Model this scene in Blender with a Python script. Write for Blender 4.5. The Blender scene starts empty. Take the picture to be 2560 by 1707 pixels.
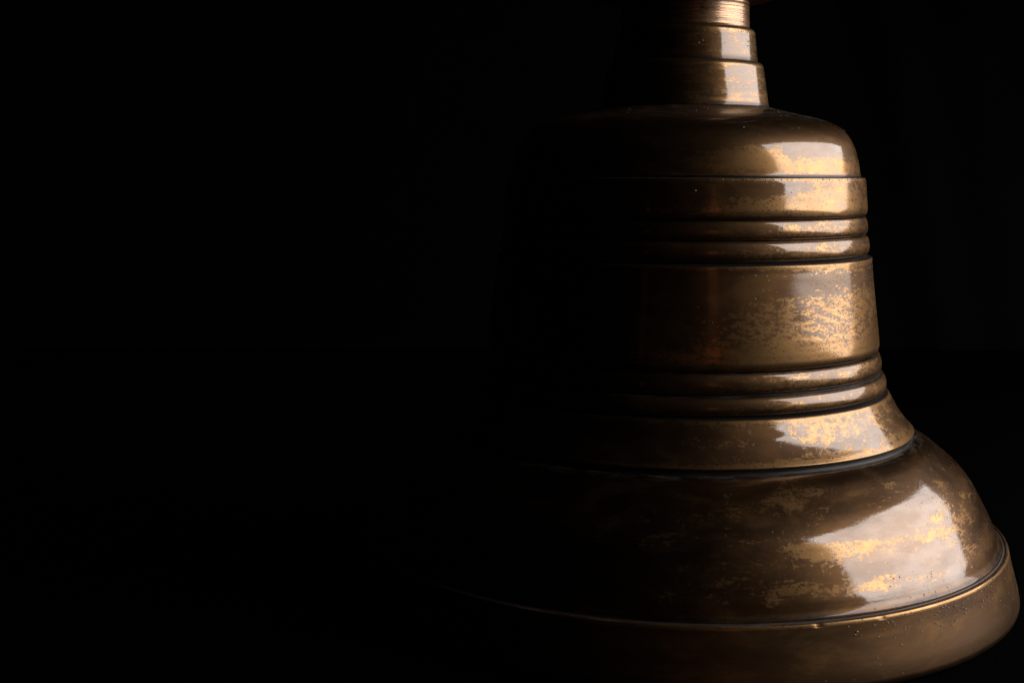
import bpy, bmesh, math, random
from mathutils import Vector, Matrix

random.seed(7)
S = 0.6                      # metres per design unit (camera to bell axis = 1 unit)
BASE = 0.3190                # design height of the camera above the table
scn = bpy.context.scene

# ------------------------------------------------------------------ camera
cam_d = bpy.data.cameras.new('camera')
cam = bpy.data.objects.new('camera', cam_d)
scn.collection.objects.link(cam)
cam.location = (0, 0, BASE * S)
cam.rotation_euler = (math.radians(90 - 7.4), math.radians(-0.06), 0)
cam_d.sensor_width = 36.0
cam_d.lens = 3175.0 / 2560.0 * 36.0
cam_d.clip_start = 0.02
cam_d.clip_end = 60
cam_d.dof.use_dof = True
cam_d.dof.focus_distance = 0.872 * S
cam_d.dof.aperture_fstop = 16
scn.camera = cam
scn.render.resolution_x, scn.render.resolution_y = 1024, 682

# ------------------------------------------------------------------ world (a dark room)
w = bpy.data.worlds.new('World')
scn.world = w
w.use_nodes = True
w.node_tree.nodes['Background'].inputs[0].default_value = (0.6, 0.75, 1.0, 1)
w.node_tree.nodes['Background'].inputs[1].default_value = 0.0004
scn.view_settings.view_transform = 'Standard'
scn.view_settings.look = 'None'
scn.view_settings.exposure = 0
scn.view_settings.gamma = 1

def P(x, y, z):
    return Vector((x * S, y * S, (z + BASE) * S))

def area_light(name, centre, nrm, u, v, a, b, power, col, shape='RECTANGLE'):
    ld = bpy.data.lights.new(name, 'AREA')
    ld.shape = shape
    ld.size, ld.size_y = a * S, b * S
    ld.energy = power
    ld.color = col
    lo = bpy.data.objects.new(name, ld)
    scn.collection.objects.link(lo)
    z = Vector(nrm).normalized()           # lamp shines along -z
    y = Vector(v).normalized()
    x = y.cross(z).normalized()
    y = z.cross(x)
    m = Matrix((x, y, z)).transposed().to_4x4()
    m.translation = P(*centre)
    lo.matrix_world = m
    return lo

# the tilted soft window light on the right
area_light('window_lamp', (1.61333, 0.73267, 0.29254), (0.68223, 0.14128, 0.71736), (0.14020, 0.93766, -0.31801),
           (-0.71757, 0.31753, 0.61989), 1.6160, 1.1850, 5.800, (1.0, 0.925, 0.885))
# added lamps standing in for warm lit wood, seen as red streaks in the waist
def warm(name, az, el, d, wd, ht, power):
    a, e = math.radians(az), math.radians(el)
    q = Vector((0.13, 0.85, -0.09))
    dr = Vector((math.sin(a) * math.cos(e), -math.cos(a) * math.cos(e), math.sin(e)))
    c = q + dr * d
    area_light(name, c, dr, (1, 0, 0), (0, 0, 1), wd, ht, power, (1.0, 0.28, 0.08), 'ELLIPSE')
warm('warm_streak_standin', 11.0, 5.0, 3.0, 0.34, 0.66, 0.024)
warm('added_warm_glow', 12.0, 3.0, 3.0, 1.1, 1.2, 0.017)  # added wide lamp, only for a soft reddish glow around the streak
warm('warm_streak_standin_far', -29.0, 4.0, 3.0, 0.16, 0.6, 0.0025)

# ------------------------------------------------------------------ node helpers
class NT:
    def __init__(self, name):
        self.m = bpy.data.materials.new(name)
        self.m.use_nodes = True
        self.t = self.m.node_tree
        self.t.nodes.clear()
        self.out = self.n('ShaderNodeOutputMaterial')
    def n(self, kind, **kw):
        nd = self.t.nodes.new(kind)
        for k, v in kw.items():
            setattr(nd, k, v)
        return nd
    def l(self, a, b):
        self.t.links.new(a, b)
    def setin(self, sock, v):
        if hasattr(v, 'is_output'):
            self.l(v, sock)
        else:
            sock.default_value = v
    def math(self, op, a, b=0.0, c=None, clamp=False):
        nd = self.n('ShaderNodeMath', operation=op, use_clamp=clamp)
        self.setin(nd.inputs[0], a); self.setin(nd.inputs[1], b)
        if c is not None: self.setin(nd.inputs[2], c)
        return nd.outputs[0]
    def ramp(self, x, lo, hi):
        nd = self.n('ShaderNodeMapRange', interpolation_type='SMOOTHSTEP')
        self.setin(nd.inputs['Value'], x)
        self.setin(nd.inputs['From Min'], lo); self.setin(nd.inputs['From Max'], hi)
        return nd.outputs[0]
    def mix(self, f, a, b):
        nd = self.n('ShaderNodeMix', data_type='RGBA')
        self.setin(nd.inputs[0], f); self.setin(nd.inputs[6], a); self.setin(nd.inputs[7], b)
        return nd.outputs[2]
    def mixf(self, f, a, b):
        nd = self.n('ShaderNodeMix', data_type='FLOAT')
        self.setin(nd.inputs[0], f); self.setin(nd.inputs[2], a); self.setin(nd.inputs[3], b)
        return nd.outputs[0]
    def noise(self, vec, scale, detail=4, rough=0.5, lac=2.0, dist=0.0):
        nd = self.n('ShaderNodeTexNoise')
        self.l(vec, nd.inputs['Vector'])
        nd.inputs['Scale'].default_value = scale
        nd.inputs['Detail'].default_value = detail
        nd.inputs['Roughness'].default_value = rough
        nd.inputs['Lacunarity'].default_value = lac
        nd.inputs['Distortion'].default_value = dist
        return nd.outputs['Fac']
    def mapping(self, vec, scale, loc=(0, 0, 0), rot=(0, 0, 0)):
        nd = self.n('ShaderNodeMapping')
        self.l(vec, nd.inputs['Vector'])
        nd.inputs['Scale'].default_value = scale
        nd.inputs['Location'].default_value = loc
        nd.inputs['Rotation'].default_value = rot
        return nd.outputs[0]

def RGB(r, g, b):
    return (r, g, b, 1.0)

# ------------------------------------------------------------------ aged bronze
def bronze(name, bias=0.0, stretch=3.2, scale=26.0, groove=0.0, seed=0.0, spots=0.5,
           gold=(0.80, 0.495, 0.215), pat=(0.200, 0.1135, 0.054), coat_ior=2.4, rough=0.38, coat_r=0.065, mott=0.72, edge=0.025, coat=1.0, pits=0.88):
    k = NT(name)
    uv = k.n('ShaderNodeUVMap', uv_map='UVMap').outputs[0]
    wear = k.n('ShaderNodeAttribute', attribute_name='wear').outputs['Fac']
    vs = k.mapping(uv, (1, stretch, 1), (seed, seed * 1.7, 0))
    n1 = k.noise(vs, scale, 9, 0.74, 2.1, 0.25)
    n2 = k.noise(k.mapping(uv, (1, 1.6, 1), (seed + 3.1, seed, 0)), 5.5, 3, 0.5)
    # bright brass shows where the brown skin has been rubbed through
    a = k.math('ADD', n1, k.math('MULTIPLY', k.math('SUBTRACT', n2, 0.5), 0.50))
    a = k.math('ADD', a, bias)
    a = k.math('ADD', a, k.math('MULTIPLY', wear, 0.35))
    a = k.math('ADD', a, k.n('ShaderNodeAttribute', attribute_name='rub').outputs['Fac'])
    n6 = k.noise(k.mapping(uv, (1, 1.5, 1), (seed, 1, 0)), 330, 3, 0.6)
    a = k.math('ADD', a, k.math('MULTIPLY', k.math('SUBTRACT', n6, 0.5), 0.55))
    g = k.math('MULTIPLY', k.ramp(a, 0.535 - edge, 0.535 + edge), k.math('ADD', 0.55, k.math('MULTIPLY', k.ramp(n1, 0.45, 0.7), 0.45)))
    # small round tarnish spots on the brass
    vo = k.n('ShaderNodeTexVoronoi', feature='F1')
    k.l(k.mapping(uv, (1, 1.5, 1), (seed, 0, 0)), vo.inputs['Vector'])
    vo.inputs['Scale'].default_value = 300
    vo.inputs['Randomness'].default_value = 1
    nb = k.noise(uv, 60, 2, 0.5)
    sp = k.math('SUBTRACT', vo.outputs['Distance'], k.math('MULTIPLY', nb, 0.55 * spots * 1.6))
    g = k.math('MULTIPLY', g, k.ramp(sp, -0.06, 0.04))
    # pits and nicks, dark
    n3 = k.noise(k.mapping(uv, (1, 1, 1), (7 + seed, 2, 0), (0, 0, 0.6)), 380, 3, 0.6)
    n4 = k.noise(uv, 22, 3, 0.5)
    pit = k.ramp(k.math('ADD', n3, k.math('MULTIPLY', n4, 0.35)), pits, pits + 0.045)
    # fine horizontal turning marks
    tl = k.noise(k.mapping(uv, (1.5, 330, 1)), 1.0, 3, 0.6)
    tl2 = k.noise(k.mapping(uv, (9, 1100, 1)), 1.0, 2, 0.6)
    # tint drift of the skin: greyer, redder
    n5 = k.noise(k.mapping(uv, (1, 2, 1), (seed, 5, 0)), 13, 5, 0.6)
    c_pat = k.mix(k.ramp(n5, 0.38, 0.66), RGB(*pat), RGB(pat[0] * 0.80, pat[1] * 0.86, pat[2] * 1.05))
    n7 = k.noise(k.mapping(uv, (1, 1.9, 1), (seed + 2, 6, 0)), 21, 7, 0.66, 2.0, 0.4)
    n8 = k.noise(k.mapping(uv, (1, 1.5, 1), (seed + 5, 1, 0)), 9, 5, 0.6)
    c_pat = k.mix(k.math('MULTIPLY', k.ramp(n7, 0.48, 0.66), 0.85), c_pat, RGB(pat[0] * 1.65, pat[1] * 1.60, pat[2] * 1.35))
    c_pat = k.mix(k.math('MULTIPLY', k.ramp(n8, 0.52, 0.70), 0.50), c_pat, RGB(pat[0] * 0.58, pat[1] * 0.66, pat[2] * 1.0))
    c_pat = k.mix(k.math('MULTIPLY', tl, 0.5), c_pat, RGB(pat[0] * 1.3, pat[1] * 1.22, pat[2] * 1.1))
    c_gold = k.mix(n5, RGB(*gold), RGB(gold[0] * 0.92, gold[1] * 0.80, gold[2] * 0.72))
    col = k.mix(g, c_pat, c_gold)
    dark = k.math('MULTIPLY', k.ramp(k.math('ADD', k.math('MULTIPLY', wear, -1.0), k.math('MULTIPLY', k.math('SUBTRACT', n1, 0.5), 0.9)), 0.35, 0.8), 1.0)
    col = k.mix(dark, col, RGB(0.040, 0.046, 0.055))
    col = k.mix(k.math('MULTIPLY', pit, 0.85), col, RGB(0.03, 0.025, 0.022))
    r = k.mixf(g, rough, 0.43)
    r = k.math('ADD', r, k.math('MULTIPLY', k.math('SUBTRACT', n7, 0.5), 0.30))
    bs = k.n('ShaderNodeBsdfPrincipled')
    k.l(col, bs.inputs['Base Color'])
    bs.inputs['Metallic'].default_value = 1.0
    k.l(r, bs.inputs['Roughness'])
    cw = k.mixf(g, coat, 0.25)
    cw = k.math('MULTIPLY', cw, k.mixf(k.ramp(k.noise(k.mapping(uv, (1, 2.2, 1), (seed + 9, 4, 0)), 34, 6, 0.65), 0.35, 0.65), mott, 1.0))
    cw = k.math('MULTIPLY', cw, k.math('SUBTRACT', 1.0, k.math('MULTIPLY', k.math('MULTIPLY', wear, -1.3, clamp=True), 0.8)))
    cw = k.math('MULTIPLY', cw, k.math('SUBTRACT', 1.0, k.math('MULTIPLY', pit, 0.9)))
    k.l(cw, bs.inputs['Coat Weight'])
    bs.inputs['Coat IOR'].default_value = coat_ior
    k.l(k.math('ADD', coat_r, k.math('MULTIPLY', k.ramp(n5, 0.45, 0.75), 0.05)), bs.inputs['Coat Roughness'])
    # relief: turning marks, skin edge, pits
    hgt = k.math('ADD', k.math('MULTIPLY', tl, 0.10 + groove), k.math('MULTIPLY', tl2, 0.06 + groove * 0.6))
    hgt = k.math('SUBTRACT', hgt, k.math('MULTIPLY', g, 0.10))
    hgt = k.math('SUBTRACT', hgt, k.math('MULTIPLY', pit, 0.5))
    hgt = k.math('ADD', hgt, k.math('MULTIPLY', n6, 0.16))
    hgt = k.math('ADD', hgt, k.math('MULTIPLY', k.noise(uv, 30, 2, 0.5), 0.5))
    b = k.n('ShaderNodeBump')
    b.inputs['Strength'].default_value = 0.22
    b.inputs['Distance'].default_value = 0.0004
    k.l(hgt, b.inputs['Height'])
    k.l(b.outputs[0], bs.inputs['Normal'])
    k.l(b.outputs[0], bs.inputs['Coat Normal'])
    # rubbed brass: a sharper polished lobe of its own colour
    gl = k.n('ShaderNodeBsdfGlossy')
    k.l(col, gl.inputs['Color'])
    k.l(k.math('ADD', 0.10, k.math('MULTIPLY', n5, 0.08)), gl.inputs['Roughness'])
    k.l(b.outputs[0], gl.inputs['Normal'])
    mx = k.n('ShaderNodeMixShader')
    k.l(k.math('MULTIPLY', g, 0.5), mx.inputs[0])
    k.l(bs.outputs[0], mx.inputs[1]); k.l(gl.outputs[0], mx.inputs[2])
    # grey dust settled where the metal faces up
    df = k.n('ShaderNodeBsdfDiffuse')
    df.inputs['Color'].default_value = RGB(0.40, 0.37, 0.36)
    dn = k.noise(k.mapping(uv, (1, 5, 1), (seed, 8, 0)), 45, 6, 0.7)
    dm = k.math('MULTIPLY', k.n('ShaderNodeAttribute', attribute_name='dusty').outputs['Fac'], k.ramp(dn, 0.45, 0.62))
    mx2 = k.n('ShaderNodeMixShader')
    k.l(k.math('MULTIPLY', dm, 0.42), mx2.inputs[0])
    k.l(mx.outputs[0], mx2.inputs[1]); k.l(df.outputs[0], mx2.inputs[2])
    k.l(mx2.outputs[0], k.out.inputs[0])
    return k.m

M_neck_top = bronze('turned bronze', bias=0.05, stretch=9, groove=0.7, seed=1, gold=(0.90, 0.60, 0.36), edge=0.12, mott=0.95)
M_neck = bronze('neck bronze', bias=-0.02, stretch=5, seed=2.3, scale=42, groove=0.12, edge=0.13, mott=0.95, rough=0.46)
M_dome = bronze('shoulder bronze', bias=-0.045, stretch=1.7, seed=4.1, scale=46, spots=0.5, pat=(0.25, 0.141, 0.064), edge=0.04, rough=0.46)
M_band = bronze('band bronze', bias=0.01, stretch=2.2, seed=5.2, scale=58, spots=0.6, edge=0.04, pits=0.9, rough=0.46)
M_bead = bronze('bead bronze', bias=-0.05, stretch=3.4, seed=6.6, scale=66, spots=0.7, edge=0.07, coat=0.85, rough=0.46)
M_waist = bronze('waist bronze', bias=-0.042, stretch=2.6, seed=8.9, scale=110, spots=0.5, coat=0.55, mott=0.6, coat_r=0.085, edge=0.035, pits=0.93, rough=0.46)
M_flare = bronze('flare bronze', bias=-0.07, stretch=1.5, seed=9.7, scale=84, spots=0.6, rough=0.46)
M_bow = bronze('bow bronze', bias=-0.138, stretch=2.2, seed=17.3, scale=46, pits=0.86, edge=0.045, pat=(0.215, 0.119, 0.056), mott=0.66, spots=0.5)
M_lip = bronze('lip bronze', bias=-0.30, stretch=2.0, seed=13.2, scale=24, coat_r=0.22, rough=0.46, coat_ior=1.6, coat=0.7, pits=1.3)

def tarnish(name, c0, c1, r0):
    k = NT(name)
    uv = k.n('ShaderNodeUVMap', uv_map='UVMap').outputs[0]
    n = k.noise(k.mapping(uv, (1, 6, 1)), 60, 5, 0.6)
    n2 = k.noise(k.mapping(uv, (3, 500, 1)), 1, 3, 0.6)
    bs = k.n('ShaderNodeBsdfPrincipled')
    k.l(k.mix(n, RGB(*c0), RGB(*c1)), bs.inputs['Base Color'])
    bs.inputs['Metallic'].default_value = 0.6
    k.l(k.math('ADD', r0, k.math('MULTIPLY', n, 0.35)), bs.inputs['Roughness'])
    b = k.n('ShaderNodeBump')
    b.inputs['Strength'].default_value = 0.5
    b.inputs['Distance'].default_value = 0.0005
    k.l(k.math('ADD', n2, k.math('MULTIPLY', n, 0.5)), b.inputs['Height'])
    k.l(b.outputs[0], bs.inputs['Normal'])
    k.l(bs.outputs[0], k.out.inputs[0])
    return k.m
M_tarnish = tarnish('black tarnish', (0.030, 0.034, 0.038), (0.085, 0.083, 0.080), 0.26)
M_fillet = tarnish('grey brown tarnish', (0.10, 0.078, 0.072), (0.24, 0.195, 0.18), 0.28)

def simple(name, col, rough, spec=0.5, metallic=0.0):
    k = NT(name)
    bs = k.n('ShaderNodeBsdfPrincipled')
    bs.inputs['Base Color'].default_value = RGB(*col)
    bs.inputs['Roughness'].default_value = rough
    bs.inputs['Specular IOR Level'].default_value = spec
    bs.inputs['Metallic'].default_value = metallic
    k.l(bs.outputs[0], k.out.inputs[0])
    return k.m
M_dust = simple('pale dust', (0.92, 0.88, 0.84), 0.32, 0.9)

def wood():
    k = NT('dark red wood')
    oc = k.n('ShaderNodeTexCoord').outputs['Object']
    n = k.noise(k.mapping(oc, (60, 60, 6)), 3, 5, 0.6, 2, 0.6)
    bs = k.n('ShaderNodeBsdfPrincipled')
    k.l(k.mix(n, RGB(0.035, 0.012, 0.006), RGB(0.075, 0.028, 0.014)), bs.inputs['Base Color'])
    bs.inputs['Roughness'].default_value = 0.35
    k.l(bs.outputs[0], k.out.inputs[0])
    return k.m
M_wood = wood()

def cloth(name, c0, c1, ribs):
    k = NT(name)
    oc = k.n('ShaderNodeTexCoord').outputs['Object']
    n = k.noise(oc, 14, 5, 0.6)
    fine = k.noise(oc, 900, 2, 0.5)
    wv = k.n('ShaderNodeTexWave', wave_type='BANDS', bands_direction='X')
    k.l(k.mapping(oc, (1, 1, 1), (0, 0, 0), (0, 0, 0.35)), wv.inputs['Vector'])
    wv.inputs['Scale'].default_value = 290
    wv.inputs['Distortion'].default_value = 0.6
    h = k.math('ADD', k.math('MULTIPLY', wv.outputs['Fac'], ribs), k.math('MULTIPLY', fine, 0.3))
    bs = k.n('ShaderNodeBsdfPrincipled')
    k.l(k.mix(n, RGB(*c0), RGB(*c1)), bs.inputs['Base Color'])
    bs.inputs['Roughness'].default_value = 0.95
    bs.inputs['Specular IOR Level'].default_value = 0.02
    b = k.n('ShaderNodeBump')
    b.inputs['Strength'].default_value = 0.8
    b.inputs['Distance'].default_value = 0.001
    k.l(h, b.inputs['Height'])
    k.l(b.outputs[0], bs.inputs['Normal'])
    k.l(bs.outputs[0], k.out.inputs[0])
    return k.m
M_table = cloth('black ribbed cloth', (0.0008, 0.0008, 0.0009), (0.0016, 0.0016, 0.0018), 0.15)
M_back = cloth('black velvet', (0.0042, 0.0043, 0.0043), (0.0065, 0.0066, 0.0066), 0.0)

# ------------------------------------------------------------------ the bell: turned rings
AX, AY = 0.1334, 1.0
bell = bpy.data.objects.new('bell', None)
scn.collection.objects.link(bell)
bell.location = P(AX, AY, -0.3165)
bell.empty_display_size = 0.05
bell['label'] = 'large old bronze bell with worn patina standing against black'
bell['category'] = 'bell'
bpy.context.view_layer.update()

NSEG = 320
# where the brown skin is rubbed through (+) or has stayed whole (-): angle, height, spreads, amount
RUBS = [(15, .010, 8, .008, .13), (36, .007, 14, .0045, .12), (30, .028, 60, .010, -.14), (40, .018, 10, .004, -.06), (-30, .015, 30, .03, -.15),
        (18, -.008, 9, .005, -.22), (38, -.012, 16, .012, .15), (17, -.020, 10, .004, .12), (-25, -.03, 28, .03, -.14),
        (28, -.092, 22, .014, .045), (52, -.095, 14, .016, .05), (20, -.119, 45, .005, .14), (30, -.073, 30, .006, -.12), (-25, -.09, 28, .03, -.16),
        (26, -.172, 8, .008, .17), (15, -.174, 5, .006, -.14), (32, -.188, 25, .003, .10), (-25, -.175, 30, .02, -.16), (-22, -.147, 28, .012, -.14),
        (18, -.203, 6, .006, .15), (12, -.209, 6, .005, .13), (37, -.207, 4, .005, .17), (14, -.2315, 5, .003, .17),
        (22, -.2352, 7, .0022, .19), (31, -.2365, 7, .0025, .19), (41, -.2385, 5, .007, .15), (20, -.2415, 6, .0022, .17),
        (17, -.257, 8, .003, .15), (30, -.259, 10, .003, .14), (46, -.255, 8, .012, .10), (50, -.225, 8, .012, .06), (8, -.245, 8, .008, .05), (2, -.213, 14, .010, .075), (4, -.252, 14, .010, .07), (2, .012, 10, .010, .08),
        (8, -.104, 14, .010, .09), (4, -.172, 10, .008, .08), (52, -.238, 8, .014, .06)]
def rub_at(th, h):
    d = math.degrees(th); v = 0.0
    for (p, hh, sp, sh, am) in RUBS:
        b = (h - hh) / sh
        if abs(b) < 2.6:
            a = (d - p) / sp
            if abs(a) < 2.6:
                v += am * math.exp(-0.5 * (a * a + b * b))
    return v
def spline(pts, sub):
    """Catmull-Rom through (r, h, wear)."""
    out = []
    n = len(pts)
    for i in range(n - 1):
        p0 = pts[max(i - 1, 0)]; p1 = pts[i]; p2 = pts[i + 1]; p3 = pts[min(i + 2, n - 1)]
        for s in range(sub):
            t = s / sub
            q = []
            for a, b, c, d in zip(p0, p1, p2, p3):
                q.append(0.5 * ((2 * b) + (-a + c) * t + (2 * a - 5 * b + 4 * c - d) * t * t + (-a + 3 * b - 3 * c + d) * t ** 3))
            out.append(tuple(q))
    out.append(pts[-1])
    return out

def bevel(pts, rad, seg=5):
    """Round every inner corner of a (r, h, wear) polyline by rad; wear kept at the corner."""
    out = [pts[0]]
    for a, b, c in zip(pts[:-2], pts[1:-1], pts[2:]):
        rr = b[3] if len(b) > 3 else rad
        va = Vector((a[0] - b[0], a[1] - b[1])); vc = Vector((c[0] - b[0], c[1] - b[1]))
        d = min(rr, va.length * 0.45, vc.length * 0.45)
        pa = Vector(b[:2]) + va.normalized() * d
        pc = Vector(b[:2]) + vc.normalized() * d
        for s in range(seg + 1):
            t = s / seg
            q = pa * (1 - t) ** 2 + Vector(b[:2]) * 2 * t * (1 - t) + pc * t * t
            out.append((q.x, q.y, b[2]))
    out.append(pts[-1])
    return [p[:3] for p in out]

def lathe(name, prof, mat, seg=NSEG):
    """prof: list of (r, h, wear) from top to bottom, in design units about the bell axis."""
    h0 = -0.3165
    verts, faces, wear, uvs, rub, dst = [], [], [], [], [], []
    ups = []
    for i in range(len(prof)):
        a, b = prof[max(i - 1, 0)], prof[min(i + 1, len(prof) - 1)]
        L = math.hypot(a[0] - b[0], a[1] - b[1]) or 1
        ups.append(max(0.0, min(1.0, ((b[0] - a[0]) / L - 0.90) / 0.09)))
    arc = [0.0]
    for a, b in zip(prof[:-1], prof[1:]):
        arc.append(arc[-1] + math.hypot(a[0] - b[0], a[1] - b[1]))
    rm = sum(p[0] for p in prof) / len(prof)
    for up, (r, h, wv) in zip(ups, prof):
        for j in range(seg):
            th = -math.pi + 2 * math.pi * j / seg
            rr = r + 0.00007 * math.sin(3 * th + 9 * h) + 0.00005 * math.sin(7 * th + 1.3 + 30 * h) + 0.00004 * math.sin(13 * th + 55 * h)
            hh = h
            if name == 'lip' and 0.0 < -h - 0.273 < 0.003:
                nk = math.exp(-((math.degrees(th) - 13.0) / 0.45) ** 2) + 0.6 * math.exp(-((math.degrees(th) - 23.5) / 0.4) ** 2)
                rr -= 0.0007 * nk; hh -= 0.0006 * nk
            verts.append((rr * S * math.sin(th), -rr * S * math.cos(th), (hh - h0) * S))
            wear.append(wv); rub.append(rub_at(th, h)); dst.append(up * (0.35 + 0.65 / (1 + math.exp(-(math.degrees(th) - 36) / 7))) if name == 'shoulder' else up)
    for i in range(len(prof) - 1):
        for j in range(seg):
            j2 = (j + 1) % seg
            faces.append((i * seg + j, (i + 1) * seg + j, (i + 1) * seg + j2, i * seg + j2))
            u0, u1 = rm * 2 * math.pi * j / seg, rm * 2 * math.pi * (j + 1) / seg
            v0, v1 = prof[0][1] - arc[i], prof[0][1] - arc[i + 1]
            uvs += [(u0, v0), (u0, v1), (u1, v1), (u1, v0)]
    me = bpy.data.meshes.new(name)
    me.from_pydata(verts, [], faces)
    at = me.attributes.new('wear', 'FLOAT', 'POINT')
    at.data.foreach_set('value', wear)
    for an, vals in (('rub', rub), ('dusty', dst)):
        at = me.attributes.new(an, 'FLOAT', 'POINT')
        at.data.foreach_set('value', vals)
    ul = me.uv_layers.new(name='UVMap')
    ul.data.foreach_set('uv', [c for q in uvs for c in q])
    me.polygons.foreach_set('use_smooth', [True] * len(me.polygons))
    me.materials.append(mat)
    me.update()
    o = bpy.data.objects.new(name, me)
    scn.collection.objects.link(o)
    o.parent = bell
    return o

def fill(pts, step=0.0015):
    """Subdivide straight runs so that wear can change along them."""
    out = []
    for a, b in zip(pts[:-1], pts[1:]):
        n = max(1, int(math.hypot(a[0] - b[0], a[1] - b[1]) / step))
        for s in range(n):
            t = s / n
            out.append(tuple(x + (y - x) * t for x, y in zip(a, b)))
    out.append(pts[-1])
    return out

# handle foot (leaves the top of the frame)
lathe('handle', spline([(0.0470, 0.1310, 0), (0.0560, 0.1322, 0), (0.0680, 0.1350, 0), (0.0790, 0.1400, 0), (0.0820, 0.1470, 0),
                        (0.0760, 0.1560, 0), (0.0600, 0.1660, 0), (0.0480, 0.1850, 0), (0.0450, 0.2200, 0), (0.0500, 0.2700, 0), (0.0480, 0.3200, 0),
                        (0.0300, 0.3450, 0), (0.0005, 0.3500, 0)], 6), M_wood, 128)
# three tapering steps of the neck, each with a thin dark joint under it
def thread(r0, r1, ha, hb):
    pts = []
    n = 60
    for i in range(n + 1):
        t = i / n
        h = ha + (hb - ha) * t
        r = r0 + (r1 - r0) * t
        d = 0.00010 * math.sin(i * 2.4) + random.uniform(-0.00012, 0.00012)
        if i in (9, 10): d -= 0.0006
        if i in (17,): d -= 0.0004
        pts.append((r + d, h, 0.25))
    return pts
lathe('neck_step', [(0.0420, 0.1318, 0)] + thread(0.0479, 0.0486, 0.1316, 0.1118) + [(0.0484, 0.1112, -0.6), (0.0484, 0.1106, -1.0)], M_neck_top)
lathe('neck_step', fill(bevel([(0.0480, 0.11085, 0.2), (0.0512, 0.1104, 1.0, 0.0007), (0.0528, 0.1085, 0.5, 0.0012), (0.0534, 0.1040, -0.1), (0.0549, 0.0905, -0.1), (0.0554, 0.0866, -0.55), (0.0555, 0.0856, -0.9)], 0.0006)), M_neck)
lathe('neck_step', fill(bevel([(0.0552, 0.08565, 0.2), (0.0582, 0.0850, 1.0, 0.0007), (0.0597, 0.0828, 0.5, 0.0012), (0.0603, 0.0795, 0.0), (0.0628, 0.0640, -0.1), (0.0640, 0.0560, 0.2), (0.0646, 0.0532, -0.5), (0.0650, 0.0518, -0.9)], 0.0006)), M_neck)
# dome shoulder
lathe('shoulder', spline([(0.0648, 0.0520, -0.8), (0.0680, 0.0512, -0.35), (0.0770, 0.0490, -0.2), (0.0887, 0.0462, -0.15), (0.0985, 0.0440, -0.1), (0.1064, 0.0419, -0.05), (0.1125, 0.0396, 0), (0.1176, 0.0368, 0), (0.1217, 0.0334, 0.0), (0.1250, 0.0294, 0), (0.1275, 0.0252, 0), (0.1294, 0.0208, 0.05), (0.1309, 0.0162, 0.12), (0.1321, 0.0115, 0.2), (0.1331, 0.0065, 0.2), (0.1338, 0.0022, -0.1), (0.1345, 0.0003, -0.8), (0.1346, -0.0006, -1)], 4), M_dome)
# band under the shoulder
lathe('band', fill(bevel([(0.1344, -0.0006, 0.0), (0.1374, -0.0009, 1.0, 0.0007), (0.1382, -0.0040, -0.05), (0.1393, -0.0150, 0.1), (0.1401, -0.0240, 0.35, 0.003), (0.1394, -0.0283, -0.4, 0.0015), (0.1376, -0.0295, -1.0)], 0.001)), M_band)
# beads
def bead(r_out, h_top, h_bot, lean, r_in_top, r_in_bot):
    pts = []
    n = 22
    hc = (h_top + h_bot) / 2; hh = (h_top - h_bot) / 2
    for i in range(n + 1):
        a = math.pi * (i / n)
        z = math.cos(a)
        rr = math.sin(a) ** 0.72
        rin = r_in_top + (r_in_bot - r_in_top) * i / n
        r = rin + (r_out + lean * (-z) - rin) * rr
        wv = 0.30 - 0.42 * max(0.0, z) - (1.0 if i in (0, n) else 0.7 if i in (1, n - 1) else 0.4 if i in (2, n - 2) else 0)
        pts.append((r, hc + hh * z, wv))
    return pts
lathe('bead', bead(0.1406, -0.0296, -0.0432, 0.0006, 0.1374, 0.1376), M_bead)
lathe('bead', bead(0.1423, -0.0434, -0.0580, 0.0006, 0.1376, 0.1392), M_bead)
lathe('groove', fill([(0.1388, -0.0578, 0), (0.1402, -0.0588, 0), (0.1438, -0.0601, 0)], 0.0008), M_tarnish)
# waist
lathe('waist', fill(bevel([(0.1437, -0.0601, 0.6), (0.1445, -0.0606, 1.0, 0.0006), (0.1448, -0.0655, 0.05), (0.1455, -0.0720, -0.22), (0.1470, -0.0845, 0.05), (0.1490, -0.1000, 0.06), (0.1508, -0.1130, 0.12), (0.1517, -0.1210, 0.28), (0.1522, -0.1270, 0.6, 0.003), (0.1512, -0.1308, -0.2, 0.0016), (0.1492, -0.1319, -1.0)], 0.001)), M_waist)
lathe('bead', bead(0.1542, -0.1320, -0.1464, 0.0010, 0.1490, 0.1520), M_bead)
lathe('groove', fill([(0.1519, -0.1464, 0), (0.1526, -0.1470, 0), (0.1534, -0.1472, 0), (0.1530, -0.1478, 0)], 0.0006), M_tarnish)
lathe('bead', bead(0.1583, -0.1478, -0.1608, 0.0012, 0.1529, 0.1550), M_bead)
lathe('groove', fill([(0.1548, -0.1606, 0), (0.1566, -0.1617, 0), (0.1598, -0.1626, 0)], 0.0008), M_tarnish)
# flare
lathe('flare', fill(bevel(spline([(0.1598, -0.1626, 0.9), (0.1607, -0.1634, 0.9), (0.1624, -0.1664, 0.15), (0.1647, -0.1704, 0.1), (0.1668, -0.1744, 0.05), (0.1694, -0.1784, 0.0), (0.1722, -0.1822, -0.05), (0.1754, -0.1860, 0.0), (0.1778, -0.1886, 0.25), (0.1794, -0.1904, 0.9)], 4) + [(0.1801, -0.1911, 1.2, 0.0004), (0.1800, -0.1919, 0.2)], 0.0003, 2)), M_flare)
lathe('groove', fill([(0.1799, -0.1919, 0), (0.1788, -0.1928, 0), (0.1784, -0.1944, 0), (0.1787, -0.1958, 0), (0.1797, -0.1966, 0)], 0.0007), M_tarnish)
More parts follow.
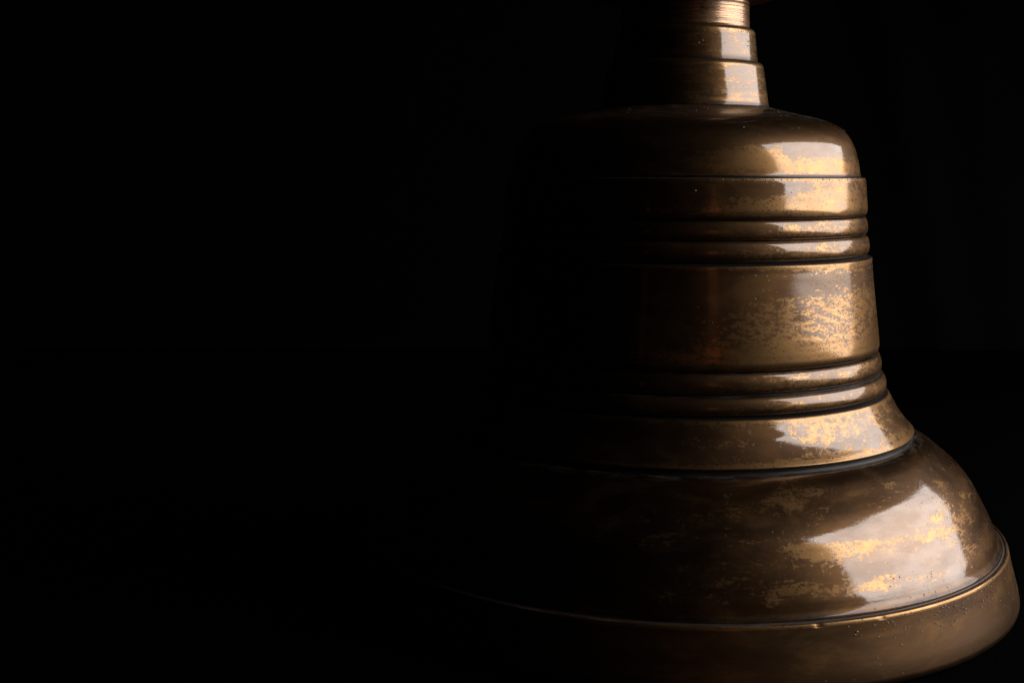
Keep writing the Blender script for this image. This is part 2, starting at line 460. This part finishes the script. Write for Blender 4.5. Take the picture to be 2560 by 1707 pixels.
# bow (the bulging skirt)
lathe('bow', spline([(0.1797, -0.1966, 0.1), (0.1806, -0.1964, 0.3), (0.1818, -0.1966, 0.1), (0.1840, -0.1974, 0.1), (0.1880, -0.1992, 0.0), (0.1936, -0.2024, 0), (0.1985, -0.2060, 0), (0.2035, -0.2100, 0), (0.2085, -0.2141, 0.0), (0.2130, -0.2181, 0), (0.2169, -0.2221, 0), (0.2204, -0.2261, 0), (0.2235, -0.2303, 0), (0.2262, -0.2346, 0.0), (0.2305, -0.2424, 0.0), (0.2346, -0.2504, 0.0), (0.2384, -0.2584, 0.0), (0.2404, -0.2627, 0.0), (0.2417, -0.2662, -0.1), (0.2428, -0.2692, -0.3), (0.2441, -0.2715, -0.62), (0.2452, -0.2726, -0.50), (0.2463, -0.2732, -0.50)], 5), M_bow)
lathe('fillet', fill([(0.2463, -0.2732, 0), (0.2470, -0.2738, 0), (0.2475, -0.2741, 0), (0.2480, -0.2738, 0)], 0.0006), M_fillet)
# lip with its underside and the inner wall
lathe('lip', fill(bevel([(0.2480, -0.2738, 0.2), (0.2488, -0.2735, 1.6, 0.0003), (0.2500, -0.2738, 2.0, 0.0004), (0.2506, -0.2750, 2.0, 0.0006), (0.2510, -0.2768, -0.1, 0.0006), (0.2527, -0.2840, -0.2), (0.2549, -0.2920, -0.2), (0.2586, -0.3050, -0.1, 0.004), (0.2601, -0.3125, 0.0, 0.004), (0.2585, -0.3165, 0.1, 0.002), (0.2380, -0.3165, 0.0, 0.004), (0.2330, -0.2900, 0), (0.2200, -0.2500, 0), (0.1700, -0.2050, 0), (0.1450, -0.1500, 0), (0.1330, -0.0500, 0), (0.1200, 0.0150, 0), (0.0005, 0.0250, 0)], 0.001), 0.004), M_lip, 800)

# ------------------------------------------------------------------ dust and lint lying on the bronze
def surf(prof, t):
    i = min(int(t * (len(prof) - 1)), len(prof) - 2)
    f = t * (len(prof) - 1) - i
    a, b = prof[i], prof[i + 1]
    r = a[0] + (b[0] - a[0]) * f; h = a[1] + (b[1] - a[1]) * f
    tr, th = b[0] - a[0], b[1] - a[1]
    L = math.hypot(tr, th) or 1
    return r, h, -th / L, tr / L        # normal (radial, vertical)

bm = bmesh.new()
def speck(prof, t, phi, size):
    r, h, nr, nh = surf(prof, t)
    c = Vector((r * math.sin(phi), -r * math.cos(phi), h + 0.3165)) * S
    nv = Vector((nr * math.sin(phi), -nr * math.cos(phi), nh))
    q = nv.to_track_quat('Z', 'Y').to_matrix().to_4x4()
    m = Matrix.Translation(c) @ q @ Matrix.Diagonal((size * random.uniform(0.7, 1.5), size * random.uniform(0.7, 1.2), size * 0.20, 1))
    bmesh.ops.create_icosphere(bm, subdivisions=1, radius=1.0, matrix=m)
zones = [  # profile, count, t range, phi range (deg), size
    ([(0.0528, 0.1085), (0.0550, 0.0900)], 110, (0.05, 0.7), (0, 75), 0.00032),
    ([(0.0603, 0.0795), (0.0640, 0.0560)], 50, (0.1, 0.95), (5, 70), 0.00026),
    ([(0.0700, 0.0507), (0.1064, 0.0421)], 50, (0.0, 1.0), (-60, 60), 0.00026),
    ([(0.1217, 0.0343), (0.1321, 0.0117)], 60, (0.0, 1.0), (-5, 75), 0.00022),
    ([(0.1378, -0.0020), (0.1393, -0.0150)], 240, (0.0, 0.75), (-5, 78), 0.00032),
    ([(0.1404, -0.038), (0.1398, -0.0415)], 90, (0.0, 1.0), (5, 78), 0.00024),
    ([(0.1449, -0.0660), (0.1472, -0.0870)], 380, (0.0, 1.0), (8, 78), 0.00025),
    ([(0.1472, -0.0870), (0.1512, -0.1180)], 60, (0.0, 1.0), (-10, 80), 0.00024),
    ([(0.1539, -0.1390), (0.1533, -0.1440)], 50, (0.0, 1.0), (10, 80), 0.00024),
    ([(0.2262, -0.2350), (0.2400, -0.2630)], 60, (0.0, 1.0), (20, 80), 0.00022),
    ([(0.2517, -0.2765), (0.2545, -0.2875)], 130, (0.0, 1.0), (15, 60), 0.00027),
    ([(0.2530, -0.2815), (0.2598, -0.3110)], 60, (0.0, 1.0), (5, 80), 0.00026),
]
for prof, n, (t0, t1), (p0, p1), sz in zones:
    for _ in range(n):
        t = t0 + (t1 - t0) * random.random() ** 1.5
        ph = p0 + (p1 - p0) * random.betavariate(2, 2)
        speck(prof, t, math.radians(ph), sz * S * random.choice((0.7, 0.9, 1.1, 1.4, 2.0)))
me = bpy.data.meshes.new('dust')
bm.to_mesh(me); bm.free()
me.polygons.foreach_set('use_smooth', [True] * len(me.polygons))
me.materials.append(M_dust)
dust = bpy.data.objects.new('dust', me)
scn.collection.objects.link(dust)
dust.parent = bell
dust['kind'] = 'stuff'

# ------------------------------------------------------------------ setting: black cloth below, velvet behind
def grid(name, nx, ny, fn, mat):
    vs = [fn(i / nx, j / ny) for j in range(ny + 1) for i in range(nx + 1)]
    fs = [(j * (nx + 1) + i, j * (nx + 1) + i + 1, (j + 1) * (nx + 1) + i + 1, (j + 1) * (nx + 1) + i) for j in range(ny) for i in range(nx)]
    me = bpy.data.meshes.new(name)
    me.from_pydata(vs, [], fs)
    me.polygons.foreach_set('use_smooth', [True] * len(fs))
    me.materials.append(mat)
    o = bpy.data.objects.new(name, me)
    scn.collection.objects.link(o)
    o['kind'] = 'structure'
    return o

def table_fn(a, b):
    x, y = -2.2 + 4.4 * a, -0.2 + 2.55 * b
    return P(x, y, -0.3175)
grid('table_cloth', 40, 30, table_fn, M_table)

def back_fn(a, b):
    x, z = -2.6 + 5.2 * a, -0.36 + 2.0 * b
    g = lambda c, s, lean: math.exp(-((x - c - lean * (z + 0.1)) / s) ** 2)
    y = 2.36 + 0.012 * math.sin(x * 5.0 + z) - 0.03 * g(0.76, 0.045, -0.22) - 0.02 * g(0.90, 0.06, -0.2) + 0.02 * g(-0.55, 0.3, 0.1)
    return P(x, y, z)
grid('backdrop', 260, 40, back_fn, M_back)
